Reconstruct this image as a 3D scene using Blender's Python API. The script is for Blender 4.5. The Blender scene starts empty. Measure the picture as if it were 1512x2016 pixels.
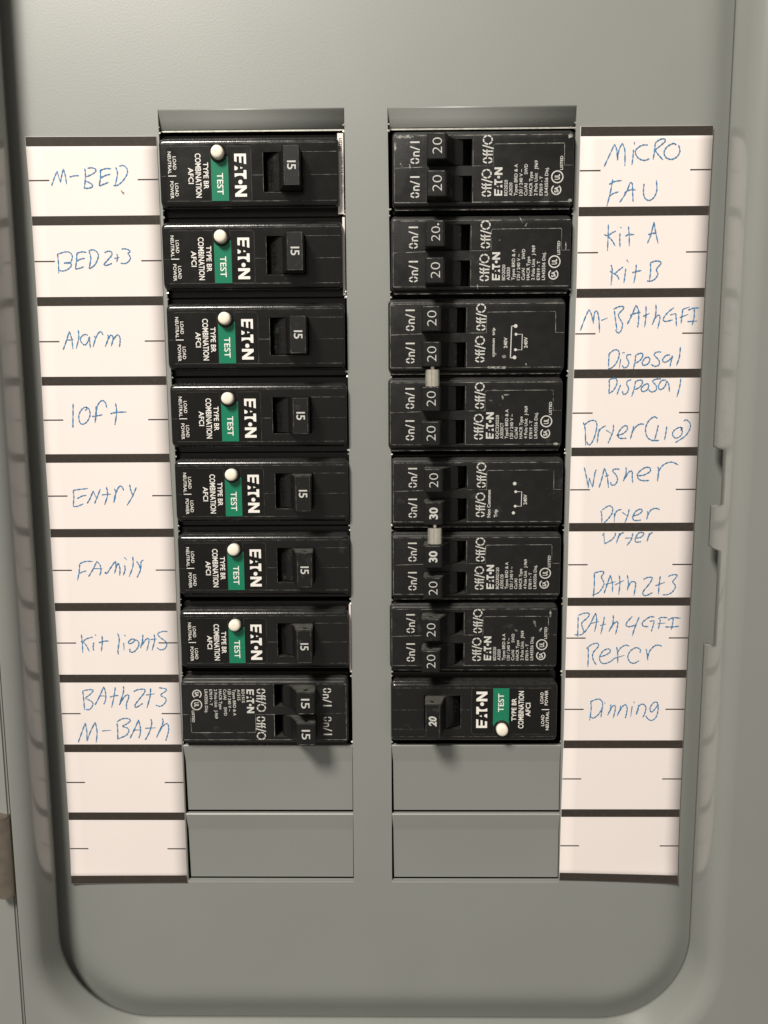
import bpy, bmesh, math, random
from mathutils import Vector, Matrix

random.seed(7)
S = bpy.context.scene
COL = S.collection
Z0 = 1.5                      # height of the panel's centre above the floor, metres

# ------------------------------------------------------------------ camera
# Panel frame: x right, y down, both in millimetres on the dead front plate; h = height above that plate.
ROT = ((0.99990127, 0.00577507, 0.01280994), (-0.00389963, 0.98987743, -0.14187128), (-0.01349959, 0.14180732, 0.98980223))
CAM = (3.84245983, -40.36336826, -281.73265343)
FOC = 1676.0


def W(x, y, h=0.0):
    return Vector((x / 1000, -h / 1000, Z0 - y / 1000))


def survey(px, py, h=0.0):
    """Point of the panel (mm) at height h measured from the survey photograph."""
    a, b = (px - 756) / FOC, (py - 1008) / FOC
    d = [a * ROT[0][i] + b * ROT[1][i] + ROT[2][i] for i in range(3)]
    s = (-h - CAM[2]) / d[2]
    return CAM[0] + d[0] * s, CAM[1] + d[1] * s


cam = bpy.data.cameras.new("camera")
cam.sensor_fit = 'VERTICAL'
cam.sensor_height = 36.0
cam.lens = FOC / 2016 * 36.0
cam.clip_start, cam.clip_end = 0.01, 50
camo = bpy.data.objects.new("camera", cam)
COL.objects.link(camo)
ax = [Vector((r[0], r[2], -r[1])) for r in ROT]      # right, down, forward in world axes
M = Matrix((ax[0], -ax[1], -ax[2])).transposed().to_4x4()
M.translation = Vector((CAM[0] / 1000, CAM[2] / 1000, Z0 - CAM[1] / 1000))
camo.matrix_world = M
S.camera = camo

# ------------------------------------------------------------------ light
world = bpy.data.worlds.new("World")
S.world = world
world.use_nodes = True
bgn = world.node_tree.nodes['Background']
bgn.inputs[0].default_value = (1.0, 0.94, 0.85, 1)
bgn.inputs[1].default_value = 0.30


def area_lamp(name, loc, target, size, power, col):
    l = bpy.data.lights.new(name, 'AREA')
    l.shape = 'DISK'
    l.size = size
    l.energy = power
    l.color = col
    o = bpy.data.objects.new(name, l)
    COL.objects.link(o)
    o.location = loc
    o.rotation_euler = (Vector(target) - Vector(loc)).to_track_quat('-Z', 'Y').to_euler()
    return o


area_lamp("ceiling_lamp", (-0.47, -0.86, Z0 + 1.00), (0, 0, Z0), 0.34, 29.5, (1.0, 0.95, 0.87))
S.view_settings.view_transform = 'Standard'
S.view_settings.look = 'None'
S.view_settings.exposure = 0
S.view_settings.gamma = 1

# ------------------------------------------------------------------ materials


def material(name, col, rough=0.5, metal=0.0, spec=0.5, mottle=0.0, mscale=40, bump=0.0, bscale=900, scuff=None, sscale=120, slo=0.62, shi=0.75, rvar=0.0, lit_dust=None):
    m = bpy.data.materials.new(name)
    m.use_nodes = True
    nt = m.node_tree
    N, L = nt.nodes, nt.links
    p = N['Principled BSDF']
    p.inputs['Base Color'].default_value = (*col, 1)
    p.inputs['Roughness'].default_value = rough
    p.inputs['Metallic'].default_value = metal
    p.inputs['Specular IOR Level'].default_value = spec
    tc = N.new('ShaderNodeNewGeometry')
    src = None

    def noise(scale, detail=3.0):
        n = N.new('ShaderNodeTexNoise')
        n.inputs['Scale'].default_value = scale
        n.inputs['Detail'].default_value = detail
        L.new(tc.outputs['Position'], n.inputs['Vector'])
        return n

    if mottle:
        n = noise(mscale)
        mp = N.new('ShaderNodeMapRange')
        mp.inputs['From Min'].default_value, mp.inputs['From Max'].default_value = 0.3, 0.7
        mp.inputs['To Min'].default_value, mp.inputs['To Max'].default_value = 1 - mottle, 1 + mottle
        L.new(n.outputs['Fac'], mp.inputs['Value'])
        mx = N.new('ShaderNodeVectorMath')
        mx.operation = 'SCALE'
        mx.inputs[0].default_value = col
        L.new(mp.outputs[0], mx.inputs['Scale'])
        src = mx.outputs[0]
    if scuff:
        n = noise(sscale, 8.0)
        n.inputs['Roughness'].default_value = 0.7
        mp = N.new('ShaderNodeMapRange')
        mp.inputs['From Min'].default_value, mp.inputs['From Max'].default_value = slo, shi
        L.new(n.outputs['Fac'], mp.inputs['Value'])
        mix = N.new('ShaderNodeMix')
        mix.data_type = 'RGBA'
        mix.inputs[6].default_value = (*col, 1)
        if src:
            L.new(src, mix.inputs[6])
        mix.inputs[7].default_value = (*scuff, 1)
        L.new(mp.outputs[0], mix.inputs[0])
        src = mix.outputs[2]
    if lit_dust:  # dust on upward faces; its grey also paints in light from above
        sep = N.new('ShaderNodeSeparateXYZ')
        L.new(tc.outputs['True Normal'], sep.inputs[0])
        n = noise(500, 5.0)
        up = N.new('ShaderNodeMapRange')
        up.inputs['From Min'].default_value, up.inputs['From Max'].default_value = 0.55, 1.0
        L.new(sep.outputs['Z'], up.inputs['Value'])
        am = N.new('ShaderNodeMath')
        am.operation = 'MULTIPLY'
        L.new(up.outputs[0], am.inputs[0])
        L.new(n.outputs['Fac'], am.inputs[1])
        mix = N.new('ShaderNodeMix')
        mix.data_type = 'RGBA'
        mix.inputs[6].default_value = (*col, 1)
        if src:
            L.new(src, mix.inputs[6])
        mix.inputs[7].default_value = (*lit_dust, 1)
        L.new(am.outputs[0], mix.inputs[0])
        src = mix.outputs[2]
    if src:
        L.new(src, p.inputs['Base Color'])
    if rvar:
        n = noise(mscale * 3, 5.0)
        mp = N.new('ShaderNodeMapRange')
        mp.inputs['From Min'].default_value, mp.inputs['From Max'].default_value = 0.3, 0.7
        mp.inputs['To Min'].default_value, mp.inputs['To Max'].default_value = rough - rvar, rough + rvar
        L.new(n.outputs['Fac'], mp.inputs['Value'])
        L.new(mp.outputs[0], p.inputs['Roughness'])
    if bump:
        n = noise(bscale, 2.0)
        b = N.new('ShaderNodeBump')
        b.inputs['Strength'].default_value = bump
        b.inputs['Distance'].default_value = 0.0002
        L.new(n.outputs['Fac'], b.inputs['Height'])
        L.new(b.outputs[0], p.inputs['Normal'])
    return m


M_GREY = material("grey_enamel", (0.222, 0.229, 0.211), 0.46, spec=1.0, mottle=0.025, mscale=30, bump=0.10, bscale=1500)
M_FRAME = material("grey_enamel_gloss", (0.222, 0.229, 0.211), 0.19, spec=1.0, mottle=0.025, mscale=30, bump=0.03, bscale=1200)
M_BLACK = material("black_moulded_plastic", (0.0065, 0.0064, 0.006), 0.21, spec=0.5, scuff=(0.07, 0.068, 0.062), sscale=170, slo=0.64, shi=0.95, rvar=0.05, mscale=90, bump=0.12, bscale=2200, lit_dust=(0.05, 0.049, 0.045))
M_BLACK2 = material("black_matt_plastic", (0.0075, 0.0073, 0.0068), 0.46, spec=0.42, scuff=(0.09, 0.088, 0.08), sscale=150, slo=0.60, shi=0.95, rvar=0.08, mscale=90, bump=0.15, bscale=2200, lit_dust=(0.06, 0.058, 0.053))
M_HANDLE = material("black_handle_plastic", (0.006, 0.0059, 0.0055), 0.42, spec=0.42, scuff=(0.055, 0.068, 0.064), sscale=300, slo=0.58, shi=0.85, bump=0.12, bscale=2500, lit_dust=(0.13, 0.127, 0.115))
M_STICK = material("black_sticker", (0.0055, 0.005, 0.0044), 0.30, spec=0.4, rvar=0.05, mscale=60)
M_GREEN = material("green_print", (0.006, 0.175, 0.092), 0.34)
M_WHITE = material("white_print", (0.80, 0.77, 0.72), 0.5)
M_PALE = material("pale_print", (0.58, 0.57, 0.53), 0.55, scuff=(0.36, 0.35, 0.33), sscale=900, slo=0.5, shi=0.75)
M_NUMBER = material("grey_white_print", (0.52, 0.51, 0.48), 0.55)
M_WORN_SOFT = material("faintly_worn_edge", (0.016, 0.0155, 0.014), 0.5, scuff=(0.20, 0.195, 0.175), sscale=380, slo=0.46, shi=0.72)
M_WORN = material("worn_edge", (0.020, 0.0195, 0.018), 0.5, scuff=(0.42, 0.41, 0.37), sscale=300, slo=0.42, shi=0.66)
M_BUTTON = material("cream_plastic", (0.83, 0.77, 0.64), 0.35)
M_PAPER = material("white_card", (0.79, 0.718, 0.688), 0.7, spec=0.1, mottle=0.012, mscale=25)
M_BAR = material("black_card_print", (0.040, 0.033, 0.028), 0.6, spec=0.15, scuff=(0.06, 0.052, 0.045), sscale=700, slo=0.5, shi=0.8)
M_TICK = material("black_line_print", (0.022, 0.018, 0.016), 0.6)
M_INK = material("blue_ballpoint_ink", (0.03, 0.165, 0.35), 0.5, spec=0.2, scuff=(0.15, 0.31, 0.48), sscale=420, slo=0.42, shi=0.7)
M_SMUDGE = material("brown_smudge", (0.30, 0.24, 0.19), 0.7)
M_STEEL = material("bright_steel", (0.86, 0.82, 0.72), 0.30, metal=0.85, rvar=0.08, mscale=200)
M_BURR = material("bare_metal", (0.56, 0.55, 0.49), 0.4, metal=0.5, mottle=0.2, mscale=900)
M_HINGE = material("brown_steel", (0.30, 0.255, 0.21), 0.36, metal=0.85, mottle=0.15, mscale=250)
M_DARK = material("dark_interior", (0.010, 0.010, 0.009), 0.8)

# ------------------------------------------------------------------ helpers


def link(name, data, parent=None):
    o = bpy.data.objects.new(name, data)
    COL.objects.link(o)
    if parent is not None:
        o.parent = parent
    return o


def thing(name, label, cat, loc, group=None):
    o = link(name, None)
    o.empty_display_size = 0.01
    o.location = loc
    o['label'] = label
    o['category'] = cat
    if group:
        o['group'] = group
    return o


def finish(bm, name, mat, smooth=False, recalc=True):
    if recalc:
        bmesh.ops.recalc_face_normals(bm, faces=bm.faces)
    me = bpy.data.meshes.new(name)
    bm.to_mesh(me)
    bm.free()
    me.materials.append(mat)
    if smooth:
        for p in me.polygons:
            p.use_smooth = True
    return me


def angle_smooth(me, deg=35):
    for p in me.polygons:
        p.use_smooth = True
    me.set_sharp_from_angle(angle=math.radians(deg))
    return me


def P(x, y, h):
    """local mm (x right, y down, h out of the wall) -> local metres"""
    return (x / 1000, -h / 1000, -y / 1000)


class Flat:
    """flat print: ribbons, polygons and lettering laid on a surface at height h (local mm)"""

    def __init__(self):
        self.v, self.f = [], []

    def poly(self, pts, h):
        n = len(self.v)
        a = sum(pts[i][0] * pts[(i + 1) % len(pts)][1] - pts[(i + 1) % len(pts)][0] * pts[i][1] for i in range(len(pts)))
        if a < 0:
            pts = pts[::-1]
        self.v += [P(x, y, h) for x, y in pts]
        self.f.append(tuple(range(n, n + len(pts))))

    def ribbon(self, pts, w, h, closed=False, taper=False):
        k = len(pts)
        n = len(self.v)
        for i, (x, y) in enumerate(pts):
            a = pts[i - 1] if (i > 0 or closed) else pts[i]
            b = pts[(i + 1) % k] if (i < k - 1 or closed) else pts[i]
            dx, dy = b[0] - a[0], b[1] - a[1]
            l = math.hypot(dx, dy) or 1
            ww = w / 2
            if taper:
                ww *= (0.75 + 0.35 * math.sin(2.1 * i + k)) * (0.7 if i in (0, k - 1) else 1)
            nx, ny = -dy / l * ww, dx / l * ww
            self.v += [P(x + nx, y + ny, h), P(x - nx, y - ny, h)]
        for i in range(k if closed else k - 1):
            j = (i + 1) % k
            self.f.append((n + 2 * i, n + 2 * i + 1, n + 2 * j + 1, n + 2 * j))

    def rect(self, x0, x1, y0, y1, h):
        self.poly([(x0, y0), (x1, y0), (x1, y1), (x0, y1)], h)

    def disc(self, x, y, r, h, n=20):
        self.poly([(x + r * math.cos(2 * math.pi * i / n), y + r * math.sin(2 * math.pi * i / n)) for i in range(n)], h)

    def mesh(self, name, mat):
        me = bpy.data.meshes.new(name)
        me.from_pydata(self.v, [], self.f)
        me.materials.append(mat)
        bm = bmesh.new()
        bm.from_mesh(me)
        for f in bm.faces:               # every face looks out of the wall
            f.normal_update()
            if f.normal.y > 0:
                f.normal_flip()
        bm.to_mesh(me)
        bm.free()
        return me


_txt = {}


def glyphs(s, bold, shear=0.0):
    k = (s, bold, shear)
    if k not in _txt:
        cu = bpy.data.curves.new("t", 'FONT')
        cu.body = s
        cu.size = 1.0
        cu.offset = bold
        cu.shear = shear
        cu.resolution_u = 3
        cu.fill_mode = 'FRONT'
        o = bpy.data.objects.new("t", cu)
        COL.objects.link(o)
        dg = bpy.context.evaluated_depsgraph_get()
        me = bpy.data.meshes.new_from_object(o.evaluated_get(dg))
        vs = [(v.co.x, v.co.y) for v in me.vertices]
        fs = [tuple(p.vertices) for p in me.polygons]
        bpy.data.objects.remove(o)
        bpy.data.curves.remove(cu)
        bpy.data.meshes.remove(me)
        x0, x1 = min(v[0] for v in vs), max(v[0] for v in vs)
        _txt[k] = ([((x - x0) / (x1 - x0), y / 0.727) for x, y in vs], fs)
    return _txt[k]


def letter(F, s, box, h, turn, bold=0.0, shear=0.0):
    """box = x0, x1, y0, y1 in local mm; turn 'cw' reads downwards, 'ccw' upwards, '' left to right"""
    x0, x1, y0, y1 = box
    vs, fs = glyphs(s, bold, shear)
    n = len(F.v)
    for a, b in vs:
        if turn == 'cw':
            x, y = x0 + b * (x1 - x0), y0 + a * (y1 - y0)
        elif turn == 'ccw':
            x, y = x1 - b * (x1 - x0), y1 - a * (y1 - y0)
        else:
            x, y = x0 + a * (x1 - x0), y1 - b * (y1 - y0)
        F.v.append(P(x, y, h))
    F.f += [tuple(n + i for i in f) for f in fs]


def rrect(a, b, r, n=4):
    """rounded rectangle, half sizes a, b"""
    out = []
    for cx, cy, t0 in ((a - r, b - r, 0), (-(a - r), b - r, 90), (-(a - r), -(b - r), 180), (a - r, -(b - r), 270)):
        for i in range(n + 1):
            t = math.radians(t0 + 90 * i / n)
            out.append((cx + r * math.cos(t), cy + r * math.sin(t)))
    return out


def box_bm(bm, x0, x1, y0, y1, h0, h1):
    vs = [bm.verts.new(P(x, y, h)) for h in (h0, h1) for x, y in ((x0, y0), (x1, y0), (x1, y1), (x0, y1))]
    for f in ((0, 1, 2, 3), (4, 5, 6, 7), (0, 1, 5, 4), (1, 2, 6, 5), (2, 3, 7, 6), (3, 0, 4, 7)):
        bm.faces.new([vs[i] for i in f])
    return vs


def loft(bm, rings, cap0=True, cap1=True):
    R = [[bm.verts.new(P(x, y, h)) for x, y in pts] for pts, h in rings]
    n = len(R[0])
    for a, b in zip(R, R[1:]):
        for i in range(n):
            bm.faces.new((a[i], a[(i + 1) % n], b[(i + 1) % n], b[i]))
    if cap0:
        bm.faces.new(R[0])
    if cap1:
        bm.faces.new(R[-1])


def boolean(me, cutters):
    """cut the meshes in cutters out of me, one evaluated result"""
    o = link("tmp_body", me)
    cs = []
    for c in cutters:
        co = link("tmp_cut", c)
        cs.append(co)
        md = o.modifiers.new("b", 'BOOLEAN')
        md.operation = 'DIFFERENCE'
        md.solver = 'EXACT'
        md.object = co
    dg = bpy.context.evaluated_depsgraph_get()
    res = bpy.data.meshes.new_from_object(o.evaluated_get(dg))
    for x in [o] + cs:
        bpy.data.objects.remove(x)
    return res


# ------------------------------------------------------------------ the panel: dead front, frame, blanks
panel = thing("breaker_panel", "grey enamelled breaker panel cover with round-cornered frame around two columns", "breaker panel", W(0, 0, 0))
PITCH = 25.45
ROW0 = -121.9                 # top of the first breaker slot
ROWS = [ROW0 + PITCH * k for k in range(11)]
FLAP = -128.0
OP = {  # the four long edges of the two openings, sampled down the panel
    'a': [(-128, -70.4), (-69, -69.75), (-19, -69.3), (6, -69.3), (55, -70.0), (82, -70.7), (133.2, -70.7)],
    'b': [(-128, -11.75), (-69, -11.6), (6, -11.35), (82, -11.4), (133.2, -11.5)],
    'c': [(-128, 1.8), (-69, 2.4), (-18, 2.5), (82, 2.1), (133.2, 2.1)],
    'd': [(-128, 60.9), (-69, 60.4), (-18, 60.1), (32, 60.4), (82, 61.0), (133.2, 61.4)]}


def edge(k, y):
    p = OP[k]
    for (y0, x0), (y1, x1) in zip(p, p[1:]):
        if y <= y1:
            return x0 + (x1 - x0) * (y - y0) / (y1 - y0)
    return p[-1][1]


TH = 1.3
FX0, FX1, FY0, FY1, FR = -116.9, 107.3, -226.0, 183.6, 32.0


def rounded(d, n=16):
    """outline of the frame opening grown outwards by d"""
    out = []
    for cx, cy, t0 in ((FX1 - FR, FY1 - FR, 0), (FX0 + FR, FY1 - FR, 90), (FX0 + FR, FY0 + FR, 180), (FX1 - FR, FY0 + FR, 270)):
        for i in range(n + 1):
            t = math.radians(t0 + 90 * i / n)
            out.append((cx + (FR + d) * math.cos(t), cy + (FR + d) * math.sin(t)))
    return out


bm = bmesh.new()
rims = [(-10.5, 0), (-9.5, 0), (-8.0, -0.04), (-6.5, -0.14), (-5.0, -0.32), (-3.5, -0.60), (-2.0, -0.95), (-0.5, -1.35), (1.2, -1.75), (4.0, -2.1), (8.5, -2.3)]
loops = [[bm.verts.new(P(x, y, h)) for x, y in rounded(d)] for d, h in rims]
n = len(loops[0])
es = [bm.edges.new((loops[0][i], loops[0][(i + 1) % n])) for i in range(n)]
ys = [FLAP + (ROWS[-1] - FLAP) * i / 20 for i in range(21)]
walls = []
for l, r in (('a', 'b'), ('c', 'd')):
    hole = [bm.verts.new(P(edge(l, y), y, 0)) for y in ys] + [bm.verts.new(P(edge(r, y), y, 0)) for y in reversed(ys)]
    es += [bm.edges.new((hole[i], hole[(i + 1) % len(hole)])) for i in range(len(hole))]
    walls.append(hole)
bmesh.ops.triangle_fill(bm, use_beauty=True, use_dissolve=False, edges=es)
for hole in walls:
    low = [bm.verts.new((v.co.x, v.co.y + TH / 1000, v.co.z)) for v in hole]
    for i in range(len(hole)):
        j = (i + 1) % len(hole)
        bm.faces.new((hole[i], hole[j], low[j], low[i]))
for a, b in zip(loops, loops[1:]):
    for i in range(n):
        bm.faces.new((a[i], a[(i + 1) % n], b[(i + 1) % n], b[i]))
me = finish(bm, "dead_front_plate", M_GREY)
if max(me.polygons, key=lambda p: p.area).normal.y > 0:
    me.flip_normals()
link("dead_front_plate", angle_smooth(me, 40), panel)

# pressed flaps above both openings and the four remaining blanks
for l, r in (('a', 'b'), ('c', 'd')):
    bm = bmesh.new()
    prof = [(FLAP - 0.02, -0.005), (FLAP + 0.4, -0.06), (FLAP + 1.4, -0.38), (FLAP + 3, -0.80), (ROW0 - 0.45, -1.50), (ROW0 - 0.1, -1.9)]
    rows = []
    for y, h in prof:
        ins = 0.0 if y < FLAP else 0.1
        rows.append([bm.verts.new(P(edge(l, y) + ins, y, h)), bm.verts.new(P(edge(r, y) - ins, y, h))])
    for a, b in zip(rows, rows[1:]):
        bm.faces.new((a[0], a[1], b[1], b[0]))
    me = finish(bm, "bent_flap", M_GREY, True)
    o = link("bent_flap", me, panel)
    s = o.modifiers.new("thickness", 'SOLIDIFY')
    s.thickness = 0.0011
    s.offset = -1
    if o.data.polygons[0].normal.y > 0:
        me.flip_normals()
    F = Flat()                    # bare cut edge of the sheet
    F.ribbon([(edge(l, ROW0) + 0.2, ROW0 + 0.05), (edge(r, ROW0) - 0.2, ROW0 + 0.05)], 0.45, -1.70)
    link("cut_edge", F.mesh("cut_edge", M_BURR), o)
    for k in (8, 9):
        y0, y1 = ROWS[k], ROWS[k + 1]
        bm = bmesh.new()
        prof = [(y0 + 0.25, -1.6), (y0 + 0.28, -0.35), (y0 + 0.6, 0.0), (y0 + 1.2, -0.05), (y0 + 6.2, -0.95), (y0 + 6.9, -1.02), (y1 - 0.75, -1.05), (y1 - 0.55, -1.25), (y1 - 0.5, -2.2)]
        rows = []
        for i, (y, h) in enumerate(prof):
            t = (y - y0) / PITCH
            li = 0.05 + 0.75 * min(1, t * 2.5)
            ri = 0.05 + 0.22 * min(1, t * 2.5)
            rows.append([bm.verts.new(P(edge(l, y) + li + a * (edge(r, y) - edge(l, y) - li - ri), y, h)) for a in (0, 1)])
        for a, b in zip(rows, rows[1:]):
            bm.faces.new((a[0], a[1], b[1], b[0]))
        me = finish(bm, "blank_plate", M_GREY)
        if max(me.polygons, key=lambda p: p.area).normal.y > 0:
            me.flip_normals()
        angle_smooth(me, 25)
        link("blank_plate", me, panel)
    # rounded lip of the plate under the last blank
    bm = bmesh.new()
    prof = [(ROWS[-1] - 0.02, -1.2), (ROWS[-1] + 0.02, -0.3), (ROWS[-1] + 0.35, 0.03), (ROWS[-1] + 1.2, 0.02)]
    rows = [[bm.verts.new(P(edge(l, 133), y, h)), bm.verts.new(P(edge(r, 133), y, h))] for y, h in prof]
    for a, b in zip(rows, rows[1:]):
        bm.faces.new((a[0], a[1], b[1], b[0]))
    me = finish(bm, "rolled_lip", M_GREY, True)
    if me.polygons[-1].normal.y > 0:
        me.flip_normals()
    link("rolled_lip", me, panel)

# torn nubs left where the knock-out tabs were snapped away
bm = bmesh.new()
for k, sgn in (('a', 1), ('b', -1), ('c', 1), ('d', -1)):
    for i in range(0, 9):
        for rep in range(2):
            y = ROWS[i] + random.uniform(-0.3, 0.3) + (rep * 1.6 - 0.8)
            x = edge(k, min(y, 133))
            if i == 8 and rep:
                continue
            rr = random.uniform(0.35, 0.75) * (1.0 if k in 'bc' else 0.75)
            vs = bmesh.ops.create_icosphere(bm, subdivisions=1, radius=0.8 * rr / 1000)['verts']
            for v in vs:
                v.co = Vector((v.co.x * random.uniform(0.8, 1.5), v.co.y * 0.7, v.co.z * random.uniform(0.6, 1.1)))
                v.co += Vector(P(x + sgn * 0.15, y, -0.2)) + Vector([random.uniform(-1, 1) * 0.00015 for _ in range(3)])
o = link("torn_nubs", finish(bm, "torn_nubs", M_BURR), panel)
o['kind'] = 'stuff'

rnd = random.Random(21)
F = Flat()
for i in range(34):
    x, y = rnd.uniform(-105, 95), rnd.uniform(-175, 170)
    if (edge('a', y) - 2 < x < edge('b', y) + 1 or edge('c', y) - 1 < x < edge('d', y) + 2) and FLAP - 2 < y < 136:
        x = -4.7 + rnd.uniform(-4.5, 4.5)
    F.disc(x, y, rnd.uniform(0.06, 0.16), 0.015, 6)
o = link("dirt_specks", F.mesh("dirt_specks", M_SMUDGE), panel)
o['kind'] = 'stuff'

# the raised round-cornered frame with its rolled-in flange
PROF = [(0.0, 3.0), (0.08, 4.4), (0.45, 6.6), (0.95, 9.2), (1.5, 11.6), (2.15, 13.4), (3.0, 14.8), (4.1, 15.8), (5.4, 16.5), (6.8, 16.9), (7.5, 17.0)]


def frame_path():
    pts = []
    cx0, cx1, cy0, cy1 = FX0 + FR, FX1 - FR, FY0 + FR, FY1 - FR
    n = 16
    for i in range(n + 1):        # bottom left: from left side to bottom
        t = math.pi * (1 - 0.5 * i / n)
        pts.append((cx0, cy1, math.cos(t), math.sin(t)))
    for i in range(n + 1):
        t = math.pi * (0.5 - 0.5 * i / n)
        pts.append((cx1, cy1, math.cos(t), math.sin(t)))
    for y in (100, 44.6, 44.0, 43.2, 12.6, 11.8, 11.2, -2.2, -2.9, -3.5, -20.2, -20.9, -21.6, -60, -120):
        pts.append((cx1, y, 1, 0))
    for i in range(n + 1):
        t = -math.pi * 0.5 * i / n
        pts.append((cx1, cy0, math.cos(t), math.sin(t)))
    for i in range(n + 1):
        t = -math.pi * (0.5 + 0.5 * i / n)
        pts.append((cx0, cy0, math.cos(t), math.sin(t)))
    for y in (-120, -60, 0, 60, 110):
        pts.append((cx0, y, -1, 0))
    return pts


path = frame_path()
bm = bmesh.new()
rows = []
for d, h in PROF:
    row = []
    for cx, cy, ux, uy in path:
        x, y = cx + (FR + d) * ux, cy + (FR + d) * uy
        if d < 1.0 and ux == 1 and uy == 0:       # rounded shoulders of the latch cut-outs
            for yn, s in ((44.0, 1), (11.8, -1), (-2.9, 1), (-20.9, -1)):
                if abs(y - yn) < 0.9 and d < 0.3:
                    y += 0.5 * s
        row.append(bm.verts.new(P(x, y, h)))
    rows.append(row)
n = len(path)
for k, (a, b) in enumerate(zip(rows, rows[1:])):
    for i in range(n):
        j = (i + 1) % n
        if k < 3 and path[i][2] == 1 and path[j][2] == 1:
            ym = (path[i][1] + path[j][1]) / 2
            if -20.6 < ym < -3.1 or 12.0 < ym < 43.9:
                continue
        bm.faces.new((a[i], a[j], b[j], b[i]))
# flat outer border of the frame
OX0, OX1, OY0, OY1 = -124.6, 215.0, -262.0, 262.0
last = rows[-1]
outer = []
for i, (cx, cy, ux, uy) in enumerate(path):
    co = last[i].co * 1000
    x, y = co.x, -co.z
    sx = max((OX1 - x) / ux if ux > 1e-6 else 0, (OX0 - x) / ux if ux < -1e-6 else 0)
    sy = max((OY1 - y) / uy if uy > 1e-6 else 0, (OY0 - y) / uy if uy < -1e-6 else 0)
    s = min([v for v in (sx, sy) if v > 0] or [0])
    outer.append(bm.verts.new(P(x + ux * s, y + uy * s, 17.0)))
for i in range(n):
    j = (i + 1) % n
    bm.faces.new((last[i], last[j], outer[j], outer[i]))
skirt = [bm.verts.new((v.co.x, v.co.y + 0.012, v.co.z)) for v in outer]
for i in range(n):
    j = (i + 1) % n
    bm.faces.new((outer[i], outer[j], skirt[j], skirt[i]))
me = finish(bm, "trim_frame", M_FRAME, recalc=False)
if max(me.polygons, key=lambda p: p.area).normal.y > 0:
    me.flip_normals()
angle_smooth(me, 40)
o = link("trim_frame", me, panel)
s = o.modifiers.new("thickness", 'SOLIDIFY')
s.thickness = 0.0012
s.offset = -1

# steel box behind the cover, coloured near-black so the gaps look shaded
bm = bmesh.new()
vs = box_bm(bm, -126, 116, -236, 193, -70, -2.45)
bm.faces.ensure_lookup_table()
bmesh.ops.delete(bm, geom=[f for f in bm.faces if all(abs(v.co.y - 0.00245) < 1e-6 for v in f.verts)], context='FACES_ONLY')
link("enclosure_box", finish(bm, "enclosure_box", M_DARK), panel)

# ------------------------------------------------------------------ the open door at the left with its hinge
hx = -125.1
door = thing("panel_door", "grey panel door swung open at the left edge with brown steel hinge", "panel door", W(hx, 0, 15))
bm = bmesh.new()
vs = box_bm(bm, -215, -0.2, -255, 255, -0.6, 1.4)
bmesh.ops.bevel(bm, geom=bm.edges[:], offset=0.0006, segments=2, affect='EDGES')
leaf = link("door_leaf", angle_smooth(finish(bm, "door_leaf", M_GREY)), door)
leaf.rotation_euler = (0, 0, math.radians(-22))
bm = bmesh.new()
y0, y1 = survey(10, 1606, 17)[1], survey(10, 1762, 17)[1]
circ = [(2.9 * math.cos(2 * math.pi * i / 20), 2.9 * math.sin(2 * math.pi * i / 20)) for i in range(20)]
a = [bm.verts.new(P(-1.6 + x, y0, 2.0 + h)) for x, h in circ]
b = [bm.verts.new(P(-1.6 + x, y1, 2.0 + h)) for x, h in circ]
for i in range(20):
    bm.faces.new((a[i], a[(i + 1) % 20], b[(i + 1) % 20], b[i]))
bm.faces.new(a)
bm.faces.new(b)
bmesh.ops.bevel(bm, geom=[e for e in bm.edges if abs(e.verts[0].co.z - e.verts[1].co.z) < 1e-6], offset=0.0003, segments=2, affect='EDGES')
hinge = link("hinge", angle_smooth(finish(bm, "hinge", M_HINGE)), door)
hinge.location = (-0.0012, 0, 0)

# ------------------------------------------------------------------ the two label cards with blue handwriting


def smooth_line(pts, n=5):
    if len(pts) < 3:
        return pts
    out = []
    q = [pts[0]] + pts + [pts[-1]]
    for i in range(1, len(q) - 2):
        p0, p1, p2, p3 = q[i - 1:i + 3]
        for s in range(n):
            t = s / n
            out.append(tuple(0.5 * (2 * p1[c] + (p2[c] - p0[c]) * t + (2 * p0[c] - 5 * p1[c] + 4 * p2[c] - p3[c]) * t * t + (3 * p1[c] - p0[c] - 3 * p2[c] + p3[c]) * t ** 3) for c in (0, 1)))
    out.append(pts[-1])
    return out


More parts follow.
